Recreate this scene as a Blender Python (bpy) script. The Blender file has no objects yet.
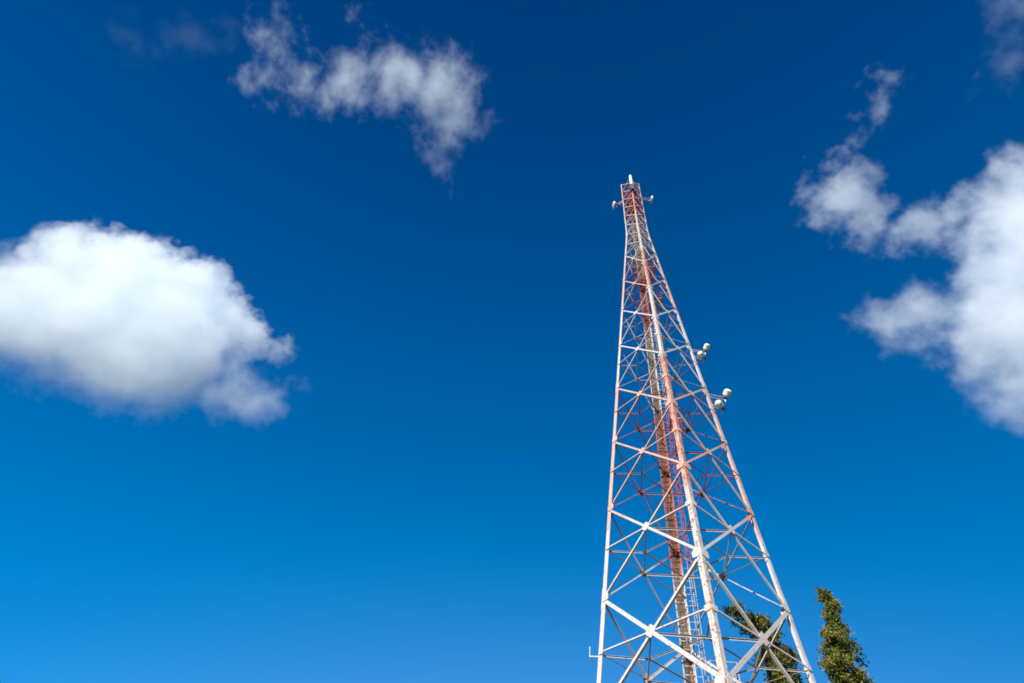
import bpy, bmesh, math, random
from mathutils import Vector, Matrix
PI = math.pi
C = bpy.context.scene.collection
scene = bpy.context.scene

# ------------------------------------------------------------------ camera
F_PX, PITCH, ROLL, EYE = 537.785, 0.9381, 0.2138, 1.6
W, H = 1024, 683
c_, s_ = math.cos(PITCH), math.sin(PITCH)
FWD = Vector((0, c_, s_)); R0 = Vector((1, 0, 0)); U0 = Vector((0, -s_, c_))
RIGHT = R0*math.cos(ROLL) + U0*math.sin(ROLL)
UP = -R0*math.sin(ROLL) + U0*math.cos(ROLL)
EYEP = Vector((0, 0, EYE))
cam_d = bpy.data.cameras.new('camera'); cam = bpy.data.objects.new('camera', cam_d); C.objects.link(cam)
cam_d.sensor_width = 36; cam_d.lens = F_PX/W*36; cam_d.clip_end = 60000; cam_d.clip_start = .1
m = Matrix((RIGHT, UP, -FWD)).transposed().to_4x4(); m.translation = EYEP
cam.matrix_world = m
scene.camera = cam

def ray(px, py):
    return (FWD + RIGHT*((px-W/2)/F_PX) - UP*((py-H/2)/F_PX)).normalized()
def at(px, py, dist):
    return EYEP + ray(px, py)*dist
def at_depth(px, py, Y):
    r = ray(px, py); return EYEP + r*(Y/r.y)
def pix(p):
    v = Vector(p) - EYEP; d = v.dot(FWD)
    return (W/2 + F_PX*v.dot(RIGHT)/d, H/2 - F_PX*v.dot(UP)/d, d)

# ------------------------------------------------------------------ helpers
def tag(o, label=None, cat=None, group=None, kind=None):
    if label: o['label'] = label
    if cat: o['category'] = cat
    if group: o['group'] = group
    if kind: o['kind'] = kind
    return o
def empty(name, loc, rz=0):
    o = bpy.data.objects.new(name, None); C.objects.link(o)
    o.location = loc; o.rotation_euler = (0, 0, rz); o.empty_display_size = .3
    return o
def link(name, bm, mat, parent=None, smooth=False):
    me = bpy.data.meshes.new(name)
    bmesh.ops.recalc_face_normals(bm, faces=bm.faces)
    bm.to_mesh(me); bm.free()
    if smooth:
        for p in me.polygons: p.use_smooth = True
    me.materials.append(mat)
    o = bpy.data.objects.new(name, me); C.objects.link(o)
    if parent: o.parent = parent
    return o
def prism(bm, rings):
    """rings: list of equal-length point loops, capped"""
    vs = [[bm.verts.new(p) for p in r] for r in rings]
    n = len(rings[0])
    for a, b in zip(vs, vs[1:]):
        for i in range(n):
            bm.faces.new((a[i], a[(i+1) % n], b[(i+1) % n], b[i]))
    bm.faces.new(vs[0][::-1]); bm.faces.new(vs[-1])
def tube(bm, pts, r, n=6):
    pts = [Vector(p) for p in pts]; rings = []
    ref = None
    for i, p in enumerate(pts):
        d = (pts[min(i+1, len(pts)-1)] - pts[max(i-1, 0)]).normalized()
        if ref is None:
            ref = d.cross(Vector((0, 0, 1)) if abs(d.z) < .9 else Vector((1, 0, 0))).normalized()
        a = (ref - d*ref.dot(d)).normalized(); ref = a
        b = d.cross(a)
        rr = r[i] if isinstance(r, (list, tuple)) else r
        rings.append([p + a*rr*math.cos(2*PI*k/n) + b*rr*math.sin(2*PI*k/n) for k in range(n)])
    prism(bm, rings)
def lathe(bm, org, axis, prof, n=20):
    """prof: (along axis, radius)"""
    axis = Vector(axis).normalized()
    a = axis.cross(Vector((0, 0, 1)) if abs(axis.z) < .9 else Vector((1, 0, 0))).normalized(); b = axis.cross(a)
    rings = [[Vector(org) + axis*t + a*r*math.cos(2*PI*k/n) + b*r*math.sin(2*PI*k/n) for k in range(n)] for t, r in prof]
    prism(bm, rings)
def box(bm, cen, ax, ay, az):
    """half-axis vectors"""
    cen, ax, ay, az = Vector(cen), Vector(ax), Vector(ay), Vector(az)
    prism(bm, [[cen+ax*sx+ay*sy+az*sz for sx, sy in ((-1,-1),(1,-1),(1,1),(-1,1))] for sz in (-1, 1)])
def lbeam(bm, p0, p1, nrm, w, t, off=0.0, wo=None):
    """rolled steel angle: one leg flat in the face, one pointing inward at the lower edge"""
    p0, p1, nrm = Vector(p0), Vector(p1), Vector(nrm)
    d = (p1-p0).normalized(); n = (nrm - d*nrm.dot(d)).normalized(); mm = d.cross(n)
    if mm.z < 0 or (abs(mm.z) < 1e-4 and mm.y > 0): mm = -mm
    wo = wo or w
    prof = [(-w/2, 0), (w/2, 0), (w/2, -t), (-w/2+t, -t), (-w/2+t, -wo), (-w/2, -wo)]
    prism(bm, [[p + mm*a + n*(b+off) for a, b in prof] for p in (p0, p1)])

# ------------------------------------------------------------------ materials
def mat(name):
    mt = bpy.data.materials.new(name); mt.use_nodes = True
    nt = mt.node_tree; nt.nodes.clear()
    out = nt.nodes.new('ShaderNodeOutputMaterial')
    return mt, nt, out
class NB:
    def __init__(s, nt): s.nt = nt
    def n(s, typ, ins=None, **kw):
        nd = s.nt.nodes.new(typ)
        for k, v in kw.items(): setattr(nd, k, v)
        for k, v in (ins or {}).items():
            if hasattr(v, 'is_linked'): s.nt.links.new(v, nd.inputs[k])
            else: nd.inputs[k].default_value = v
        return nd
    def math(s, op, a, b=0.0, c=0.0, clamp=False):
        nd = s.n('ShaderNodeMath', {0: a, 1: b, 2: c}, operation=op); nd.use_clamp = clamp
        return nd.outputs[0]
    def vmath(s, op, a, b=(0, 0, 0)):
        nd = s.n('ShaderNodeVectorMath', {0: a, 1: b}, operation=op)
        return nd.outputs['Value'] if op in ('LENGTH', 'DISTANCE', 'DOT_PRODUCT') else nd.outputs[0]
    def ramp(s, fac, els, interp='LINEAR'):
        nd = s.n('ShaderNodeValToRGB', {0: fac}); cr = nd.color_ramp; cr.interpolation = interp
        while len(cr.elements) > 1: cr.elements.remove(cr.elements[-1])
        cr.elements[0].position = els[0][0]; cr.elements[0].color = els[0][1]
        for p, c in els[1:]:
            e = cr.elements.new(p); e.color = c
        return nd.outputs[0]
    def mix(s, f, a, b):
        nd = s.nt.nodes.new('ShaderNodeMix'); nd.data_type = 'RGBA'
        for sock, v in ((nd.inputs['Factor'], f), (nd.inputs[6], a), (nd.inputs[7], b)):
            if hasattr(v, 'is_linked'): s.nt.links.new(v, sock)
            else: sock.default_value = v
        return nd.outputs[2]
def rgb(r, g, b): return (r, g, b, 1)

Z0, DZ = 8.6859+EYE, 5.0                 # level heights of the tower above ground
def zl(k): return Z0 + DZ*k
def rl(k): return max(5.0155 - .072*(zl(min(k, 9.0))-EYE), 1.15)

def painted_steel(name, rust=.5, bleach=.5, deep=0.0, rough=.5):
    """aviation bands by height; bleach = how far the red paint has chalked to pale pink, deep = mix towards dark red and brown, painted shade on the inner braces"""
    mt, nt, out = mat(name); b = NB(nt)
    tc = b.n('ShaderNodeTexCoord').outputs['Object']
    sep = b.n('ShaderNodeSeparateXYZ', {0: tc}).outputs
    wob = b.n('ShaderNodeTexNoise', {'Vector': tc, 'Scale': 1.3, 'Detail': 4.0}).outputs[0]
    z = b.math('ADD', sep[2], b.math('MULTIPLY', b.math('SUBTRACT', wob, .5), 1.6))
    zn = b.math('DIVIDE', z, 80.0)
    e = [zl(k)/80 for k in (-.05, 1.72, 4.0, 6.0, 7.6, 9.75)]
    ee = .004
    els = [(0, (0, 0, 0, 1))]
    v = 0
    for q in e:
        els += [(q-ee, (v, v, v, 1)), (q+ee, (1-v, 1-v, 1-v, 1))]; v = 1-v
    band = b.ramp(zn, els)      # 0 = red band, 1 = white band
    n1 = b.n('ShaderNodeTexNoise', {'Vector': tc, 'Scale': 2.3, 'Detail': 6.0, 'Roughness': .65}).outputs[0]
    n2 = b.n('ShaderNodeTexNoise', {'Vector': b.vmath('MULTIPLY', tc, (7, 7, 1.8)), 'Scale': 1.0, 'Detail': 7.0, 'Roughness': .7}).outputs[0]
    n3 = b.n('ShaderNodeTexNoise', {'Vector': tc, 'Scale': 7.0, 'Detail': 5.0, 'Roughness': .65}).outputs[0]
    hi = b.ramp(zn, [(zl(5.5)/80, rgb(0, 0, 0)), (zl(10)/80, rgb(1, 1, 1))])
    pale = b.mix(n1, rgb(.50, .26, .165), rgb(.55, .43, .37))
    dark = b.mix(hi, b.mix(n1, rgb(.36, .06, .025), rgb(.50, .14, .06)), b.mix(n1, rgb(.28, .028, .016), rgb(.42, .08, .05)))
    lo = .62 - .42*bleach
    fade = b.ramp(n2, [(lo, rgb(0, 0, 0)), (lo+.16, rgb(1, 1, 1))])
    red = b.mix(fade, dark, pale)
    wht = b.mix(n1, rgb(.55, .555, .55), rgb(.44, .43, .40))
    wht = b.mix(b.ramp(n2, [(.48-.06*rust, rgb(0, 0, 0)), (.66-.06*rust, rgb(.85, .85, .85))]), wht, rgb(.54, .36, .24))
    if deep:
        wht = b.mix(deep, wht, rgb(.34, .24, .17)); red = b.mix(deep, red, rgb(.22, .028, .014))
    col = b.mix(band, red, wht)
    th = .66 - .14*rust
    rs = b.ramp(n3, [(th, rgb(0, 0, 0)), (th+.07, rgb(.9, .9, .9))])
    col = b.mix(rs, col, b.mix(n1, rgb(.10, .04, .02), rgb(.30, .13, .06)))
    bs = b.n('ShaderNodeBsdfPrincipled', {'Base Color': col, 'Roughness': b.math('ADD', b.math('MULTIPLY', n1, .3), rough-.15)})
    bp = b.n('ShaderNodeBump', {'Height': n3, 'Strength': .25, 'Distance': .01})
    nt.links.new(bp.outputs[0], bs.inputs['Normal'])
    nt.links.new(bs.outputs[0], out.inputs[0])
    return mt
def simple(name, c1, c2, rough=.5, scale=5.0, metallic=0.0):
    mt, nt, out = mat(name); b = NB(nt)
    tc = b.n('ShaderNodeTexCoord').outputs['Object']
    n1 = b.n('ShaderNodeTexNoise', {'Vector': tc, 'Scale': scale, 'Detail': 6.0, 'Roughness': .65}).outputs[0]
    f = b.ramp(n1, [(.35, rgb(0, 0, 0)), (.68, rgb(1, 1, 1))])
    bs = b.n('ShaderNodeBsdfPrincipled', {'Base Color': b.mix(f, rgb(*c1), rgb(*c2)), 'Roughness': rough, 'Metallic': metallic})
    nt.links.new(bs.outputs[0], out.inputs[0]); return mt

M_LEG = painted_steel('near_leg_paint', .85, .52)
M_PALE = painted_steel('bleached_leg_paint', .45, .95)
M_STEEL = painted_steel('brace_paint', .45, .70)
M_INNER = painted_steel('shaded_brace_paint', .5, .35, .42)  # shade on the back and plan braces is put into this darker colour
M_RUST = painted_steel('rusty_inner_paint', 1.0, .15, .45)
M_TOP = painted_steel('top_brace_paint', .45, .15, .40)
M_FAR = painted_steel('far_leg_paint', .7, .12)
M_LADDER = painted_steel('ladder_paint', .35, .10, .05)
M_GALV = simple('galvanised_steel', (.50, .50, .49), (.68, .67, .64), .42, 9, .2)
M_CABLE = simple('cable_sheath', (.03, .025, .022), (.17, .075, .04), .6, 3)
M_DISH = simple('white_radome', (.58, .58, .57), (.76, .76, .75), .45, 2.2)
M_DARK = simple('dark_housing', (.03, .028, .026), (.09, .07, .055), .55, 6)
M_DBACK = simple('dish_back', (.42, .38, .32), (.62, .58, .50), .5, 6)
M_CONC = simple('concrete', (.30, .29, .27), (.42, .40, .37), .9, 3)

# ------------------------------------------------------------------ tower
YAW = -0.2857
TX, TY = 10.4614, 22.2222
tower = empty('lattice_tower', (TX, TY, 0), YAW)
tag(tower, 'tall tapering lattice steel tower in faded red and white bands', 'tower')
TM = Matrix.Translation((TX, TY, 0)) @ Matrix.Rotation(YAW, 4, 'Z')
TMI = TM.inverted()
ANG = {'near': -PI/2, 'left': PI, 'far': PI/2, 'right': 0.0}
E = {k: Vector((math.cos(a), math.sin(a), 0)) for k, a in ANG.items()}
def P(c, k): return E[c]*rl(k) + Vector((0, 0, zl(k)))
FACES = [('near', 'left'), ('near', 'right'), ('far', 'left'), ('far', 'right')]
def fnorm(a, b): return (E[a]+E[b]).normalized()
def legw(k): return .235 if k < 4 else .205 if k < 7 else .18 if k < 9 else .14

K_ALL = [-2 + .5*i for i in range(29)]        # -2 .. 12
for cname in ANG:
    others = [x for x in ANG if abs(E[x].dot(E[cname])) < .1]
    bm = bmesh.new()
    a = (E[others[0]]-E[cname]).normalized(); b2 = (E[others[1]]-E[cname]).normalized()
    segs = [(-2.0, 1), (1, 4), (4, 7), (7, 9), (9, 12.05)]
    for k0, k1 in segs:
        w = legw((k0+k1)/2); t = w*.11
        rings = []
        for k in (k0, k1):
            p = (E[cname]*(rl(k)) + Vector((0, 0, zl(k))))
            rings.append([p, p+a*w, p+a*w+b2*t, p+a*t+b2*t, p+b2*w+a*t, p+b2*w])
        prism(bm, rings)
        if k1 < 12:      # splice angle bolted over the joint
            rings = []
            for dk in (-.1, .1):
                k = k1+dk; p = E[cname]*(rl(k)+.02) + Vector((0, 0, zl(k))); w2 = w*.97
                rings.append([p, p+a*w2, p+a*w2+b2*.014, p+a*.014+b2*.014, p+b2*w2+a*.014, p+b2*w2])
            prism(bm, rings)
    link('leg', bm, {'near': M_LEG, 'far': M_FAR}.get(cname, M_PALE), tower)
    bm = bmesh.new()     # concrete footing
    p = E[cname]*(rl(-2)); box(bm, (p.x, p.y, .0), (.55, 0, 0), (0, .55, 0), (0, 0, zl(-2)+.02))
    link('footing', bm, M_CONC, tower)

pieces = {'diagonal_brace': [], 'horizontal_brace': [], 'plan_brace': [], 'gusset_plate': []}
def piece(kind, fn, pts, matl):
    size = 0
    q = [pix(TM @ Vector(p)) for p in pts]
    infr = any(-20 < x < W+20 and -20 < y < H+25 for x, y, d in q)
    L = (Vector(pts[-1])-Vector(pts[0])).length
    size = L/max(q[0][2], 1) + (100 if infr else 0)
    pieces[kind].append((size, fn, matl))
def add_beam(kind, p0, p1, n, w, t, off=0., matl=None, wo=None):
    piece(kind, lambda bm, p0=p0, p1=p1, n=n, w=w, t=t, off=off, wo=wo: lbeam(bm, p0, p1, n, w, t, off, wo), (p0, (p0+p1)/2, p1), matl or M_STEEL)
def add_plate(cen, n, u, hw, hh, off, matl=None, cut=.3):
    n = n.normalized(); u = (u - n*u.dot(n)).normalized(); v = n.cross(u)
    def fn(bm):
        pts = []
        for sx, sy in ((-1,-1),(1,-1),(1,1),(-1,1)):
            c = [(sx*hw, sy*hh*(1-cut)), (sx*hw*(1-cut), sy*hh)]
            if sx*sy > 0: c = c
            else: c = c[::-1]
            pts += c
        cen2 = cen + n*off
        prism(bm, [[cen2+u*x+v*y+n*z for x, y in pts] for z in (-.007, .007)])
    piece('gusset_plate', fn, (cen-u*hw, cen, cen+u*hw), matl or M_STEEL)

UPV = Vector((0, 0, 1))
def panel(k0, k1, wd, wh, plan, top=False):
    f = rl(k0)/(rl(k0)+rl(k1))
    kc = k0 + (k1-k0)*f
    cents = {}
    for a, b in FACES:
        slope = Vector(E[a]+E[b])
        p00, p01, p10, p11 = P(a, k0), P(b, k0), P(a, k1), P(b, k1)
        nrm = (p01-p00).cross(p10-p00).normalized()
        if nrm.dot(fnorm(a, b)) < 0: nrm = -nrm
        ins = (legw(k0)*.45)
        def trim(p, q):
            d = (q-p).normalized(); return p+d*ins, q-d*ins
        front = a == 'near'
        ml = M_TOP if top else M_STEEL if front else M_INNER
        tt = wd*.10
        p, q = trim(p01, p10)       # from the side leg's foot up to the near or far leg
        if front or top: add_beam('diagonal_brace', p, q, nrm, wd*.66, tt, -.030, ml)
        else:
            add_beam('diagonal_brace', p, p01*(1-f)+p10*f, nrm, wd*.42, tt, -.030, ml, wd*.85)
            add_beam('diagonal_brace', p01*(1-f)+p10*f, q, nrm, wd*.62, tt, -.030, ml)
        p, q = trim(p00, p11)       # from the near or far leg's foot up to the side leg
        add_beam('diagonal_brace', p, q, nrm, wd*(1.0 if front else .72), tt, .018, ml)
        cen = p00*(1-f) + p11*f
        cents[(a, b)] = cen
        if not top:
            add_plate(cen, nrm, p11-p00, wd*.6+.10, wd*.6+.13, .030, ml)
            for c in (a, b):
                q = P(c, kc); d = (cen-q).normalized()
                add_beam('horizontal_brace', q + d*ins, cen - d*wd*.6, nrm, wh if front else wh*.7, wh*.12, .004, ml, wh if front else wh*1.4)
            for c, o in ((a, b), (b, a)):       # plates where the braces meet the legs
                u = (P(o, k0)-P(c, k0)).normalized()
                add_plate(P(c, k0)+u*legw(k0)*.95, nrm, UPV, .17 if k0 < 4 else .12, .20 if k0 < 4 else .14, .036, ml)
                u = (P(o, kc)-P(c, kc)).normalized()
                if k0 >= 0 and k0 < 5: add_plate(P(c, kc)+u*legw(k0)*.75, nrm, UPV, .12, legw(k0)*.55, .036, ml)
        else:
            add_beam('horizontal_brace', P(a, k0)+(P(b, k0)-P(a, k0)).normalized()*.05, P(b, k0)-(P(b, k0)-P(a, k0)).normalized()*.05, nrm, wh, wh*.12, .036, ml)
    if top:
        for c, o in (('near', 'far'), ('left', 'right')):
            add_beam('plan_brace', P(c, k0)*1.0, P(o, k0)*1.0 + Vector((0, 0, .02)), UPV, wh, wh*.12, -.05 if c == 'near' else -.12, ml)
    if plan:
        keys = {('near','left'), ('near','right'), ('far','left'), ('far','right')}
        mids = {}
        for hub in ANG:
            adj = [cents[kk] for kk in cents if hub in kk]
            d = (adj[1]-adj[0]).normalized()
            dn = Vector((0, 0, -.05))
            add_beam('plan_brace', adj[0]+d*.1+dn, adj[1]-d*.1+dn, UPV, wh*1.15, wh*.12, 0., M_INNER)
            md = (adj[0]+adj[1])/2; mids[hub] = md
            q = P(hub, kc); d2 = (md-q).normalized()
            add_beam('plan_brace', q+d2*.2+dn*1.5, md-d2*.05+dn*1.5, UPV, wh*1.0, wh*.12, 0., M_INNER)
        for i, j in (('near','left'), ('left','far'), ('far','right'), ('right','near')):
            d = (mids[j]-mids[i]).normalized(); dn = Vector((0, 0, -.075))
            add_beam('plan_brace', mids[i]+d*.05+dn, mids[j]-d*.05+dn, UPV, wh*.85, wh*.12, 0., M_INNER)

for k in range(-2, 8):
    wd = .165 if k < 1 else .12 if k < 2 else .105 if k < 4 else .092 if k < 6 else .08
    wh = .056 if k < 2 else .050 if k < 4 else .044
    panel(float(k), k+1.0, wd, wh, k < 8)
k = 8.0
while k < 12:
    panel(k, k+.5, .075, .085, False, True); k += .5
for kind, lst in pieces.items():
    lst.sort(key=lambda x: -x[0])
    for i, (sz, fn, matl) in enumerate(lst[:100]):
        bm = bmesh.new(); fn(bm); link(kind, bm, matl, tower)
    if len(lst) > 100:
        bm = bmesh.new()
        for sz, fn, matl in lst[100:]: fn(bm)
        tag(link(kind, bm, M_STEEL, tower), kind='stuff')

# ---- climbing ladder, cable run and landings along the far leg
def far_in(k, inward, side):
    """point near the far leg: inward towards the axis, sideways to the camera's right"""
    return P('far', k) + Vector((side, -inward, 0))
def ladder_pt(k, s, inw=.55): return far_in(k, inw, .42+s)
bm = bmesh.new()
for s in (-.22, .22):
    tube(bm, [ladder_pt(-2, s), ladder_pt(9, s), ladder_pt(12, s)], .030, 6)
k = -1.95
while k < 11.95:
    tube(bm, [ladder_pt(k, -.22), ladder_pt(k, .22)], .015, 5); k += .07
link('ladder', bm, M_LADDER, tower)
bm = bmesh.new()        # safety cage hoops and straps
def hoop_pt(k, th): return ladder_pt(k, .36*math.cos(th)) + Vector((0, -.62*math.sin(th), 0))
k = -1.5
while k < 11.5:
    tube(bm, [hoop_pt(k, PI*i/8) for i in range(9)], .018, 4); k += .28
for th in (.25*PI, .5*PI, .75*PI):
    tube(bm, [hoop_pt(-1.5, th), hoop_pt(9, th), hoop_pt(11.5, th)], .014, 4)
link('safety_cage', bm, M_LADDER, tower)
bm = bmesh.new()
for s in (-.30, .16):
    tube(bm, [far_in(-2, .42, s), far_in(9, .42, s), far_in(12, .42, s)], .036, 4)
k = -1.9
while k < 11.9:
    tube(bm, [far_in(k, .44, -.30), far_in(k, .44, .16)], .034, 4); k += .075
link('cable_tray', bm, painted_steel('tray_paint', 1.0, .10, .18), tower)
rnd = random.Random(4)
for i in range(6):
    s = -.24 + i*.068; top = [9.5, 11.2, 11.0, 4.9, 9.0, 10.8][i]
    pts = []
    k = -2.0
    while k <= top:
        pts.append(far_in(k, .40 + rnd.uniform(-.01, .01), s + rnd.uniform(-.014, .014))); k += .25
    bm = bmesh.new(); tube(bm, pts, .026, 6); link('feeder_cable', bm, M_CABLE, tower)

def landing(k, x0, x1, y0, y1, open_=None):
    """bar grating floor on an angle frame, local offsets from the far leg"""
    z = zl(k); base = P('far', k)
    bm = bmesh.new()
    def pt(x, y): return Vector((base.x+x, base.y-y, z))
    for (xa, ya), (xb, yb) in (((x0,y0),(x1,y0)), ((x1,y0),(x1,y1)), ((x1,y1),(x0,y1)), ((x0,y1),(x0,y0))):
        d = pt(xb, yb)-pt(xa, ya); mid = (pt(xb, yb)+pt(xa, ya))/2
        perp = d.normalized().cross(UPV)
        box(bm, mid, d/2 + d.normalized()*.03, perp*.03, UPV*.06)
    n = int((x1-x0)/.07)
    for i in range(1, n):
        x = x0+(x1-x0)*i/n
        box(bm, (pt(x, y0)+pt(x, y1))/2, (.007, 0, 0), (0, (y1-y0)/2-.03, 0), UPV*.022)
    m2 = int((y1-y0)/.16)
    for i in range(1, m2):
        y = y0+(y1-y0)*i/m2
        box(bm, (pt(x0, y)+pt(x1, y))/2+Vector((0,0,.012)), ((x1-x0)/2-.03, 0, 0), (0, .006, 0), UPV*.008)
    o = link('landing', bm, M_RUST, tower)
    bm = bmesh.new()
    cs = [pt(x1, y0), pt(x1, y1), pt(x0, y1)]
    for zz in (.55, 1.05):
        tube(bm, [c+UPV*zz for c in cs], .022, 5)
    for c in cs + [(cs[0]+cs[1])/2, (cs[1]+cs[2])/2]:
        tube(bm, [c, c+UPV*1.05], .022, 5)
    link('guard_rail', bm, M_RUST, o)
landing(.55, .75, 1.9, .3, 1.7)
landing(3.72, .60, 1.45, .5, 1.6)
landing(6.35, .30, 1.2, .6, 2.1)
landing(7.3, -.9, 1.0, .5, 2.3)
landing(10.6, -.6, .7, .4, 1.9)

# little outrigger on the left leg
kc = .49
bm = bmesh.new()
p = P('left', kc); q = p + Vector((-.36, .05, 0))
tube(bm, [p + Vector((.1,0,0)), q], .03, 6)
ob = link('outrigger_bracket', bm, M_GALV, tower)
bm = bmesh.new(); tube(bm, [q+Vector((0,0,-.03)), q+Vector((0,0,.40))], .022, 6); link('rod', bm, M_GALV, ob)

# ------------------------------------------------------------------ antennas (things of their own)
def antenna(cen, axis, mount, rad, depth, label, group, arm_w=.035, dome=1.0):
    """drum antenna: radome + shroud + back, on a pipe and a bracket back to the leg point `mount` (all tower-local)"""
    cen = Vector(cen); axis = Vector(axis).normalized()
    base = TM @ Vector(mount)
    root = empty('dish_antenna', base, YAW)
    tag(root, label, 'antenna', group)
    off = Vector(mount); rad *= .80
    c0 = cen-off
    bm = bmesh.new(); lathe(bm, c0, axis, [(-depth/2, rad), (depth/2, rad), (depth/2+.004, rad*1.03), (depth/2+.03, rad*1.03)], 24)
    sh = link('shroud', bm, M_DISH, root)
    bm = bmesh.new(); lathe(bm, c0, axis, [(depth/2+.02, rad*.99), (depth/2+.02+.05*dome, rad*.93), (depth/2+.02+.11*dome, rad*.7), (depth/2+.02+.14*dome, rad*.35), (depth/2+.02+.145*dome, .01)], 24)
    link('radome', bm, M_DISH, root, True)
    bm = bmesh.new(); lathe(bm, c0, axis, [(-depth/2+.01, rad*.99), (-depth/2-.06, rad*.8), (-depth/2-.12, rad*.45), (-depth/2-.14, rad*.18)], 24)
    link('reflector_back', bm, M_DBACK, root, True)
    back = c0 - axis*(depth/2+.14)
    bm = bmesh.new(); lathe(bm, back, -axis, [(-.02, rad*.5), (.22, rad*.5), (.23, rad*.3), (.3, rad*.3)], 12)
    link('radio_unit', bm, M_DARK, root)
    pipe = back - axis*.10
    bm = bmesh.new(); tube(bm, [pipe-UPV*(rad*1.25), pipe+UPV*(rad*1.25)], .05, 8)
    for s in (-.6, .6):
        tube(bm, [pipe+UPV*s*rad, Vector((0, 0, s*rad*.8))], arm_w, 6)
    link('mount', bm, M_GALV, root)
    bm = bmesh.new(); a0 = back - axis*.2; e0 = Vector((0, 0, -rad*1.2)); md = (a0+e0)/2 + Vector((0, 0, -.45*(a0-e0).length))
    tube(bm, [a0, a0.lerp(md, .6)+Vector((0, 0, -.06)), md, md.lerp(e0, .5)+Vector((0, 0, -.05)), e0], .022, 5); link('feeder_cable', bm, M_CABLE, root)
    return root
def on_leg(px, py, kref, cname='right'):
    """tower-local point seen at this pixel, in the vertical plane through that leg facing the camera"""
    p = TM @ P(cname, kref); r = ray(px, py)
    n = Vector((FWD.x, FWD.y, 0)).normalized()
    t = (p-EYEP).dot(n)/r.dot(n)
    return TMI @ (EYEP + r*t)
def ldir(v): return (TMI.to_3x3() @ Vector(v)).normalized()
g = 'microwave dishes bracketed to the tower'
antenna(on_leg(706.5, 347.5, 4.85), ldir((.1, -.75, .5)), P('right', 4.85), .27, .26, 'upper drum dish of the higher pair on the right leg of the tower', g)
antenna(on_leg(701.3, 355.0, 4.7), ldir((-.75, -.55, .15)), P('right', 4.68), .25, .26, 'lower drum dish of the higher pair, close against the right leg', g)
antenna(on_leg(727.0, 393.5, 3.85), ldir((.15, -.75, .5)), P('right', 3.85), .31, .28, 'outermost drum dish of the lower pair, farthest from the right leg', g)
antenna(on_leg(719.5, 404.5, 3.65), ldir((-.75, -.55, .15)), P('right', 3.65), .27, .28, 'lowest drum dish on the tower, tucked beside the right leg', g)
antenna(on_leg(614.0, 205.0, 10.75, 'left'), ldir((-.97, .10, -.12)), P('left', 10.9), .54, .10, 'white dish seen edge on, left of the red tower top', g, dome=.5)
antenna(on_leg(651.5, 199.5, 11.0), ldir((.97, -.1, .0)), P('right', 11.0), .56, .08, 'white dish seen edge on, right of the red tower top', g, dome=.4)

# white stick antenna and its dark radio at the very top, on the near leg
base = P('near', 11.3) + Vector((0, -.05, 0))
root = empty('stick_antenna', TM @ base, YAW)
tag(root, 'white cylindrical antenna at the very top of the tower above a dark box', 'antenna')
bm = bmesh.new(); lathe(bm, (0, 0, 0), (0, 0, 1), [(-.1, .10), (0, .16), (.15, .18), (3.1, .18), (3.4, .14), (3.5, .03)], 16)
link('radome', bm, M_DISH, root, False)
bm = bmesh.new(); box(bm, (0, -.1, -1.1), (.22, 0, 0), (0, .18, 0), (0, 0, .85)); link('radio_unit', bm, M_DARK, root)
bm = bmesh.new()
for z in (-2.2, -.6): tube(bm, [(0, 0, z), (0, .2, z)], .05, 6)
link('mount', bm, M_GALV, root)

# ------------------------------------------------------------------ trees
def leaf_mat():
    mt, nt, out = mat('leaf'); b = NB(nt)
    at_ = b.n('ShaderNodeAttribute', attribute_name='tone').outputs['Fac']
    col = b.ramp(at_, [(0, rgb(.028, .055, .014)), (.22, rgb(.065, .105, .020)), (.5, rgb(.130, .150, .024)), (.8, rgb(.240, .205, .034)), (1, rgb(.27, .165, .045))])
    d = b.n('ShaderNodeBsdfPrincipled', {'Base Color': col, 'Roughness': .55, 'Specular IOR Level': .3})
    t = b.n('ShaderNodeBsdfTranslucent', {'Color': col})
    mx = b.n('ShaderNodeMixShader', {0: .28})
    nt.links.new(d.outputs[0], mx.inputs[1]); nt.links.new(t.outputs[0], mx.inputs[2])
    nt.links.new(mx.outputs[0], out.inputs[0]); return mt
M_LEAF = leaf_mat()
M_BARK = simple('bark', (.09, .07, .05), (.20, .16, .12), .9, 4)

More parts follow.
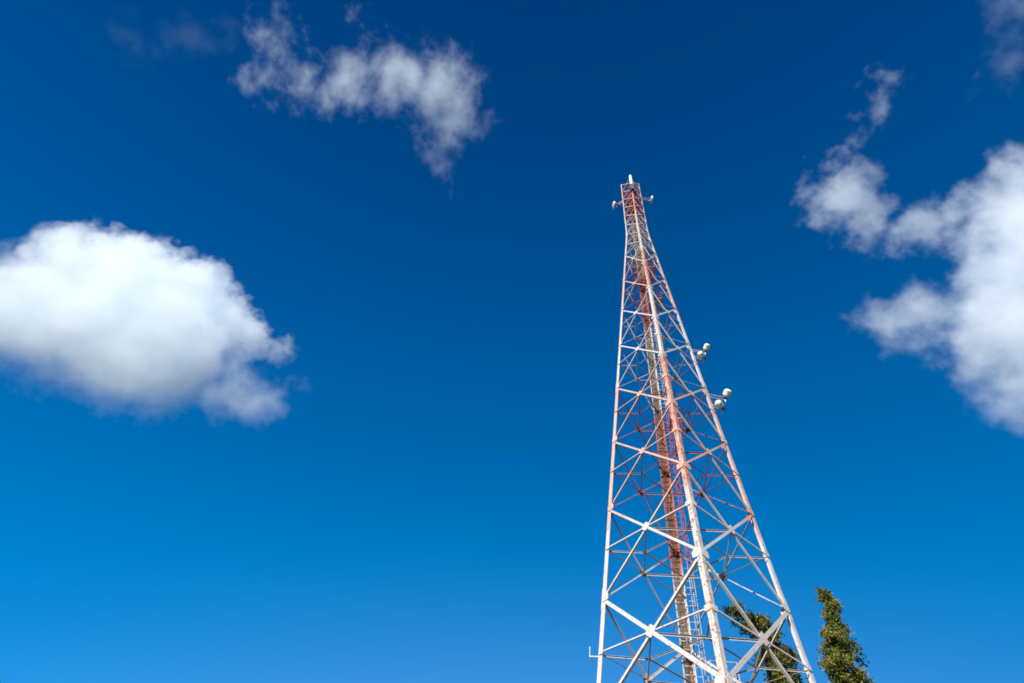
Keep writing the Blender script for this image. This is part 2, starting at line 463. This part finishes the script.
def tree(name, axis_px, Y, label, seed, nleaf=400):
    """axis_px: (px, py, half width in m); the crown follows that bent axis and is carried on to the ground"""
    rnd = random.Random(seed)
    ax = [(at_depth(x, y, Y), r) for x, y, r in axis_px]
    low, rl0 = ax[-1]
    d = 0
    ground = Vector((low.x + rnd.uniform(-.2, .2), low.y, 0))
    base = ground
    root = empty(name, base); tag(root, label, 'tree', 'tall narrow trees behind the tower')
    # spine list from top down
    sp = [(p-base, r) for p, r in ax]
    sp += [(Vector(((low-base).x*.7, (low-base).y*.7, low.z*.72)), rl0*1.12), (Vector(((low-base).x*.3, 0, low.z*.4)), rl0*1.1), (Vector((0, 0, low.z*.16)), rl0*.6)]
    def spine(t):      # t metres-free 0..len-1
        i = min(int(t), len(sp)-2); f = t-i
        return sp[i][0].lerp(sp[i+1][0], f), sp[i][1]*(1-f)+sp[i+1][1]*f
    tops = [Vector((0, 0, 0))] + [p for p, r in sp[::-1]]
    n = len(tops)
    bm = bmesh.new(); tube(bm, tops, [max(.24*(1-i/(n-1))**.8, .02) for i in range(n)], 8)
    leaf = bmesh.new()
    lay = leaf.faces.layers.float.new('tone') if False else None
    tones = []
    # lengths to spread clumps evenly by height
    zs = [p.z for p, r in sp]
    nT = int((zs[0]-zs[-1])/.065)
    for q in range(nT):
        z = zs[0] - (zs[0]-zs[-1])*(q+rnd.random())/nT
        t = 0
        for i in range(len(zs)-1):
            if zs[i] >= z >= zs[i+1]: t = i + (zs[i]-z)/max(zs[i]-zs[i+1], 1e-6)
        c, r = spine(t)
        for rep in range(2 if r > .9 else 1):
            a = rnd.uniform(0, 2*PI)
            L = r*rnd.uniform(.35, 1.05)*(1.0 + .22*math.sin(3*z+2*a+seed))
            tip = c + Vector((math.cos(a)*L, math.sin(a)*L, -.30*L + rnd.uniform(-.1, .25)))
            st = c + Vector((0, 0, .35*L))
            if L > .35 and q % 2 == 0: tube(bm, [st, st.lerp(tip, .55)+Vector((0, 0, .06*L)), tip], [.028, .018, .007], 4)
            ctone = rnd.random()
            crad = rnd.uniform(.20, .36)*(1 if r > .6 else .8)
            for j in range(int(nleaf*crad)):
                u = rnd.random()**.6
                p = st.lerp(tip, .35 + .65*u) + Vector((rnd.gauss(0, crad*.46), rnd.gauss(0, crad*.46), rnd.gauss(-.05, crad*.55)))
                ll = rnd.uniform(.11, .24); wv = ll*rnd.uniform(.22, .34)
                dr = Vector((rnd.gauss(0, .6)+math.cos(a)*.4, rnd.gauss(0, .6)+math.sin(a)*.4, rnd.gauss(-.5, .45))).normalized()
                sd = dr.cross(Vector((rnd.gauss(0, 1), rnd.gauss(0, 1), rnd.gauss(0, 1)))).normalized()
                nn = dr.cross(sd)
                v = [leaf.verts.new(x) for x in (p, p+dr*ll*.45+sd*wv-nn*ll*.05, p+dr*ll, p+dr*ll*.45-sd*wv-nn*ll*.05)]
                leaf.faces.new(v)
                tones.append(min(max(.68*ctone + .32*rnd.random() + .12*rnd.gauss(0, 1), 0), 1))
    link('trunk', bm, M_BARK, root, True)
    me = bpy.data.meshes.new('crown'); leaf.to_mesh(me); leaf.free(); me.materials.append(M_LEAF)
    at_ = me.attributes.new('tone', 'FLOAT', 'FACE'); at_.data.foreach_set('value', tones)
    o = bpy.data.objects.new('crown', me); C.objects.link(o); o.parent = root
tree('poplar_tree', [(823, 590, .35), (827, 602, .72), (833, 621, .78), (835, 640, 1.28), (842, 660, 1.50), (851, 683, 1.62)], 37.0,
     'slender green tree standing clear to the right of the tower', 3)
tree('poplar_tree', [(730, 605, .45), (737, 612, .78), (752, 619, 1.0), (766, 634, 1.10), (777, 656, 1.25), (785, 683, 1.42)], 36.0,
     'green tree with bent tip seen through the lattice of the tower', 8)

# ------------------------------------------------------------------ ground
def ground():
    mt, nt, out = mat('dry_grass_ground'); b = NB(nt)
    tc = b.n('ShaderNodeTexCoord').outputs['Object']
    n1 = b.n('ShaderNodeTexNoise', {'Vector': tc, 'Scale': .12, 'Detail': 8.0}).outputs[0]
    n2 = b.n('ShaderNodeTexNoise', {'Vector': tc, 'Scale': 3.0, 'Detail': 8.0}).outputs[0]
    col = b.mix(b.ramp(n1, [(.42, rgb(0,0,0)), (.6, rgb(1,1,1))]), rgb(.05, .075, .022), rgb(.13, .11, .07))
    col = b.mix(b.math('MULTIPLY', n2, .5), col, rgb(.08, .075, .04))
    bs = b.n('ShaderNodeBsdfPrincipled', {'Base Color': col, 'Roughness': .95})
    nt.links.new(bs.outputs[0], out.inputs[0])
    bm = bmesh.new(); S = 15000
    bm.faces.new([bm.verts.new(p) for p in ((-S,-S,0),(S,-S,0),(S,S,0),(-S,S,0))])
    tag(link('ground', bm, mt), kind='structure')
ground()

# ------------------------------------------------------------------ clouds (volumes)
def cloud(name, label, blobs, dist, rho, namp, edge, nscale, seed, thr=0.0, warp=.0, detail=6.0, rough=.6, sm=.25, hull=.22, soft=None, stretch=None):
    """blobs: (px, py, radius px, depth px, weight). Puffs of droplets at their real distance; density = puff field eroded by fractal noise"""
    k = dist/F_PX
    px = sum(b[0] for b in blobs)/len(blobs); py = sum(b[1] for b in blobs)/len(blobs)
    cen = at(px, py, dist)
    S = 100.0
    loc = []
    for x, y, r, dz in blobs:
        q = 1.0/ray(x, y).dot(FWD)            # keeps a puff's apparent size away from the picture centre
        p = at(x, y, dist + dz*k)
        loc.append(((p-cen)/S, r*k*math.sqrt(q)/S))
    # hull: remeshed union of the puffs
    bm = bmesh.new()
    for p, r in loc:
        bmesh.ops.create_icosphere(bm, subdivisions=3, radius=r+hull, matrix=Matrix.Translation(p))
    me = bpy.data.meshes.new(name); bm.to_mesh(me); bm.free()
    o = bpy.data.objects.new(name, me); C.objects.link(o)
    md = o.modifiers.new('r', 'REMESH'); md.mode = 'VOXEL'; md.voxel_size = max(min(r for p, r in loc)*.28, .06)
    dg = bpy.context.evaluated_depsgraph_get()
    me2 = bpy.data.meshes.new_from_object(o.evaluated_get(dg)); o.modifiers.clear(); o.data = me2; me2.name = name
    o.location = cen; o.scale = (S, S, S)
    tag(o, label, 'cloud')
    mt, nt, out = mat('cloud_droplets'); b = NB(nt)
    tc = b.n('ShaderNodeTexCoord').outputs['Object']
    nz = b.vmath('ADD', tc, (seed*7.3, seed*3.1, seed*1.7))
    if stretch:       # wind-drawn: compress the noise across a world direction
        ax, amt = stretch; ax = Vector(ax).normalized()
        dd_ = b.vmath('DOT_PRODUCT', nz, tuple(ax))
        sc_ = b.n('ShaderNodeVectorMath', {0: tuple(ax)}, operation='SCALE'); nt.links.new(dd_, sc_.inputs['Scale'])
        s2_ = b.n('ShaderNodeVectorMath', {0: sc_.outputs[0]}, operation='SCALE'); s2_.inputs['Scale'].default_value = amt-1
        nz = b.vmath('ADD', nz, s2_.outputs[0])
    if warp:
        w = b.n('ShaderNodeTexNoise', {'Vector': nz, 'Scale': nscale*.8, 'Detail': 3.0}).outputs[1]
        wv = b.vmath('MULTIPLY', b.vmath('SUBTRACT', w, (.5, .5, .5)), (warp, warp, warp))
        tcw = b.vmath('ADD', tc, wv)
    else: tcw = tc
    fld = None
    for p, r in loc:
        dd = b.vmath('DISTANCE', tcw, tuple(p))
        v = b.math('SUBTRACT', r, dd)
        fld = v if fld is None else b.math('SMOOTH_MAX', fld, v, sm)
    nn = b.n('ShaderNodeTexNoise', {'Vector': nz, 'Scale': nscale, 'Detail': detail, 'Roughness': rough}).outputs[0]
    x = b.math('ADD', fld, b.math('MULTIPLY', b.math('SUBTRACT', nn, .5), namp))
    if soft:          # the base thins out gradually, the top keeps a firm edge
        zc = b.n('ShaderNodeSeparateXYZ', {0: tc}).outputs[2]
        zlo, zhi, emax = soft
        tt = b.math('DIVIDE', b.math('SUBTRACT', zc, zlo), zhi-zlo, clamp=True)
        inv = b.math('DIVIDE', 1.0, b.math('MULTIPLY_ADD', tt, edge-emax, emax))
        dens = b.math('MULTIPLY', b.math('SUBTRACT', x, thr), inv, clamp=True)
    else: dens = b.math('MULTIPLY', b.math('SUBTRACT', x, thr), 1.0/edge, clamp=True)
    dens = b.math('MULTIPLY', b.math('POWER', dens, 1.3), rho)
    pv = b.n('ShaderNodeVolumePrincipled', {'Color': rgb(.955, .988, 1.0), 'Anisotropy': -0.15, 'Density': dens})
    nt.links.new(pv.outputs[0], out.inputs['Volume'])
    me2.materials.clear(); me2.materials.append(mt)
    return o
# density is per metre (world); the sheets lean back, tops farther than bases
def lean(bl, y0, k): return [(x, y, r, -(y-y0)*k) for x, y, r in bl]
cloud('cumulus_cloud', 'large solid white cloud at the left edge of the sky',
      lean([(12, 312, 46), (75, 290, 46), (130, 297, 54), (185, 302, 45), (222, 325, 34), (250, 345, 22), (275, 351, 18), (-34, 316, 44),
       (100, 335, 52), (160, 345, 54), (200, 362, 36), (232, 390, 24), (252, 406, 22), (266, 402, 18), (140, 370, 40), (50, 328, 42), (66, 250, 20), (105, 248, 20), (150, 264, 20), (195, 274, 16)], 320, 1.3),
      1300, .0125, 2.2, .14, 1.5, 1, .14, .40, detail=10.0, rough=.62, soft=(-1.9, .6, .9))
cloud('cumulus_cloud', 'big white cloud with two arms at the right edge of the sky',
      lean([(1020, 200, 38), (1058, 268, 56), (1010, 308, 34), (950, 317, 27), (918, 320, 26), (888, 318, 22), (1022, 342, 38), (1034, 395, 22),
       (952, 218, 20), (926, 229, 21), (900, 232, 24), (868, 219, 29), (838, 197, 36), (826, 168, 18), (850, 152, 14), (860, 134, 14), (866, 114, 16), (878, 94, 17), (890, 80, 13), (980, 203, 20)], 260, 1.0),
      1350, .0075, 2.6, .38, 1.35, 2, .16, .6, detail=10.0, rough=.64, hull=.32)
cloud('wispy_cloud', 'thin torn white cloud high in the upper left sky',
      lean([(272, 36, 20), (285, 50, 16), (262, 82, 18), (300, 85, 20), (345, 80, 27), (365, 78, 26), (390, 76, 29), (412, 80, 30), (432, 86, 30), (452, 105, 30), (455, 72, 22),
       (442, 138, 23), (441, 164, 15), (352, 16, 10), (366, 28, 8), (382, 38, 10), (468, 118, 18), (320, 88, 22)], 80, .8),
      1300, .0145, 3.1, .70, 1.9, 9, .14, .7, detail=10.0, rough=.68, hull=.40, stretch=((.25, .3, 1), 1.9))
cloud('wispy_cloud', 'faint scrap of cloud at the upper right corner',
      [(1018, 8, 16, 0), (1030, 60, 16, 0), (985, 70, 8, 0)], 1300, .006, 3.2, 1.0, 1.5, 4, .10, .7, detail=10.0, rough=.66, hull=.40)
cloud('wispy_cloud', 'barely visible streak of cloud left of the torn one',
      [(180, 38, 18, 0), (225, 40, 18, 0), (140, 45, 14, 0), (128, 12, 9, 0)], 1300, .0020, 3.2, 1.0, 1.5, 5, .10, .7, detail=10.0, rough=.66, hull=.40)
cloud('wispy_cloud', 'tiny wisp of cloud just right of the large left cloud',
      [(299, 383, 8, 0)], 1300, .005, 2.8, 1.0, 2.2, 6, .08, .3, rough=.66, hull=.25)

# ------------------------------------------------------------------ light
SUN_AZ, SUN_EL = math.radians(-126), math.radians(29)       # direction TO the sun, math angle from +X
sd = Vector((math.cos(SUN_AZ)*math.cos(SUN_EL), math.sin(SUN_AZ)*math.cos(SUN_EL), math.sin(SUN_EL)))
sl = bpy.data.lights.new('sun', 'SUN'); sun = bpy.data.objects.new('sun', sl); C.objects.link(sun)
sl.energy = 5.0; sl.angle = math.radians(.53); sl.color = (1, .98, .94)
sun.rotation_euler = sd.to_track_quat('Z', 'Y').to_euler()
wd = bpy.data.worlds.new('World'); scene.world = wd; wd.use_nodes = True
nt = wd.node_tree; nt.nodes.clear(); b = NB(nt)
sky = b.n('ShaderNodeTexSky'); sky.sky_type = 'NISHITA'; sky.sun_disc = False
sky.sun_elevation = SUN_EL; sky.sun_rotation = math.radians(90) - SUN_AZ
sky.altitude = 1500; sky.air_density = 1.0; sky.dust_density = .2; sky.ozone_density = 3.0
# deep polarised blue: the sky model's channels are compressed and fall off with elevation
zz = b.math('MAXIMUM', b.n('ShaderNodeSeparateXYZ', {0: b.n('ShaderNodeTexCoord').outputs['Generated']}).outputs[2], 0.0)
ch = b.n('ShaderNodeSeparateColor', {0: sky.outputs[0]}).outputs
EXPO = .74
g0 = 10/2**EXPO
# ... and with the brighter horizon towards azimuth 70 degrees
dv = b.n('ShaderNodeTexCoord').outputs['Generated']
dh = b.vmath('DOT_PRODUCT', dv, (math.cos(math.radians(70)), math.sin(math.radians(70)), 0))
def chan(src, p, a0, bz, bd):
    e = b.math('EXPONENT', b.math('ADD', b.math('MULTIPLY', zz, bz), b.math('MULTIPLY', dh, bd)))
    return b.math('MULTIPLY', b.math('MULTIPLY', b.math('POWER', b.math('MULTIPLY', src, .1), p), e), math.exp(a0)*g0)
G = chan(ch[1], .12, -1.109, -1.71, .745); B = chan(ch[2], .15, -.139, -1.244, .488)
rx = b.math('SUBTRACT', b.math('MULTIPLY_ADD', dh, .37, -.108), b.math('MULTIPLY', zz, .465))
R = b.math('MULTIPLY', b.math('POWER', b.math('MAXIMUM', b.math('ADD', rx, .085), 0.0), 2.2), 3.2*g0)
cmb = b.n('ShaderNodeCombineColor', {0: R, 1: G, 2: B})
bg = b.n('ShaderNodeBackground', {0: cmb.outputs[0], 1: .1})
ow = b.n('ShaderNodeOutputWorld'); nt.links.new(bg.outputs[0], ow.inputs[0])

# ------------------------------------------------------------------ render settings
scene.render.engine = 'CYCLES'
scene.view_settings.view_transform = 'Standard'; scene.view_settings.look = 'None'
scene.view_settings.exposure = EXPO; scene.view_settings.gamma = 1
cy = scene.cycles
cy.use_denoising = True
try: cy.denoiser = 'OPENIMAGEDENOISE'
except Exception: pass
cy.max_bounces = 28; cy.volume_bounces = 24; cy.diffuse_bounces = 4; cy.glossy_bounces = 3; cy.transmission_bounces = 6; cy.transparent_max_bounces = 16
cy.volume_step_rate = .15; cy.volume_max_steps = 512
cy.filter_width = 1.7
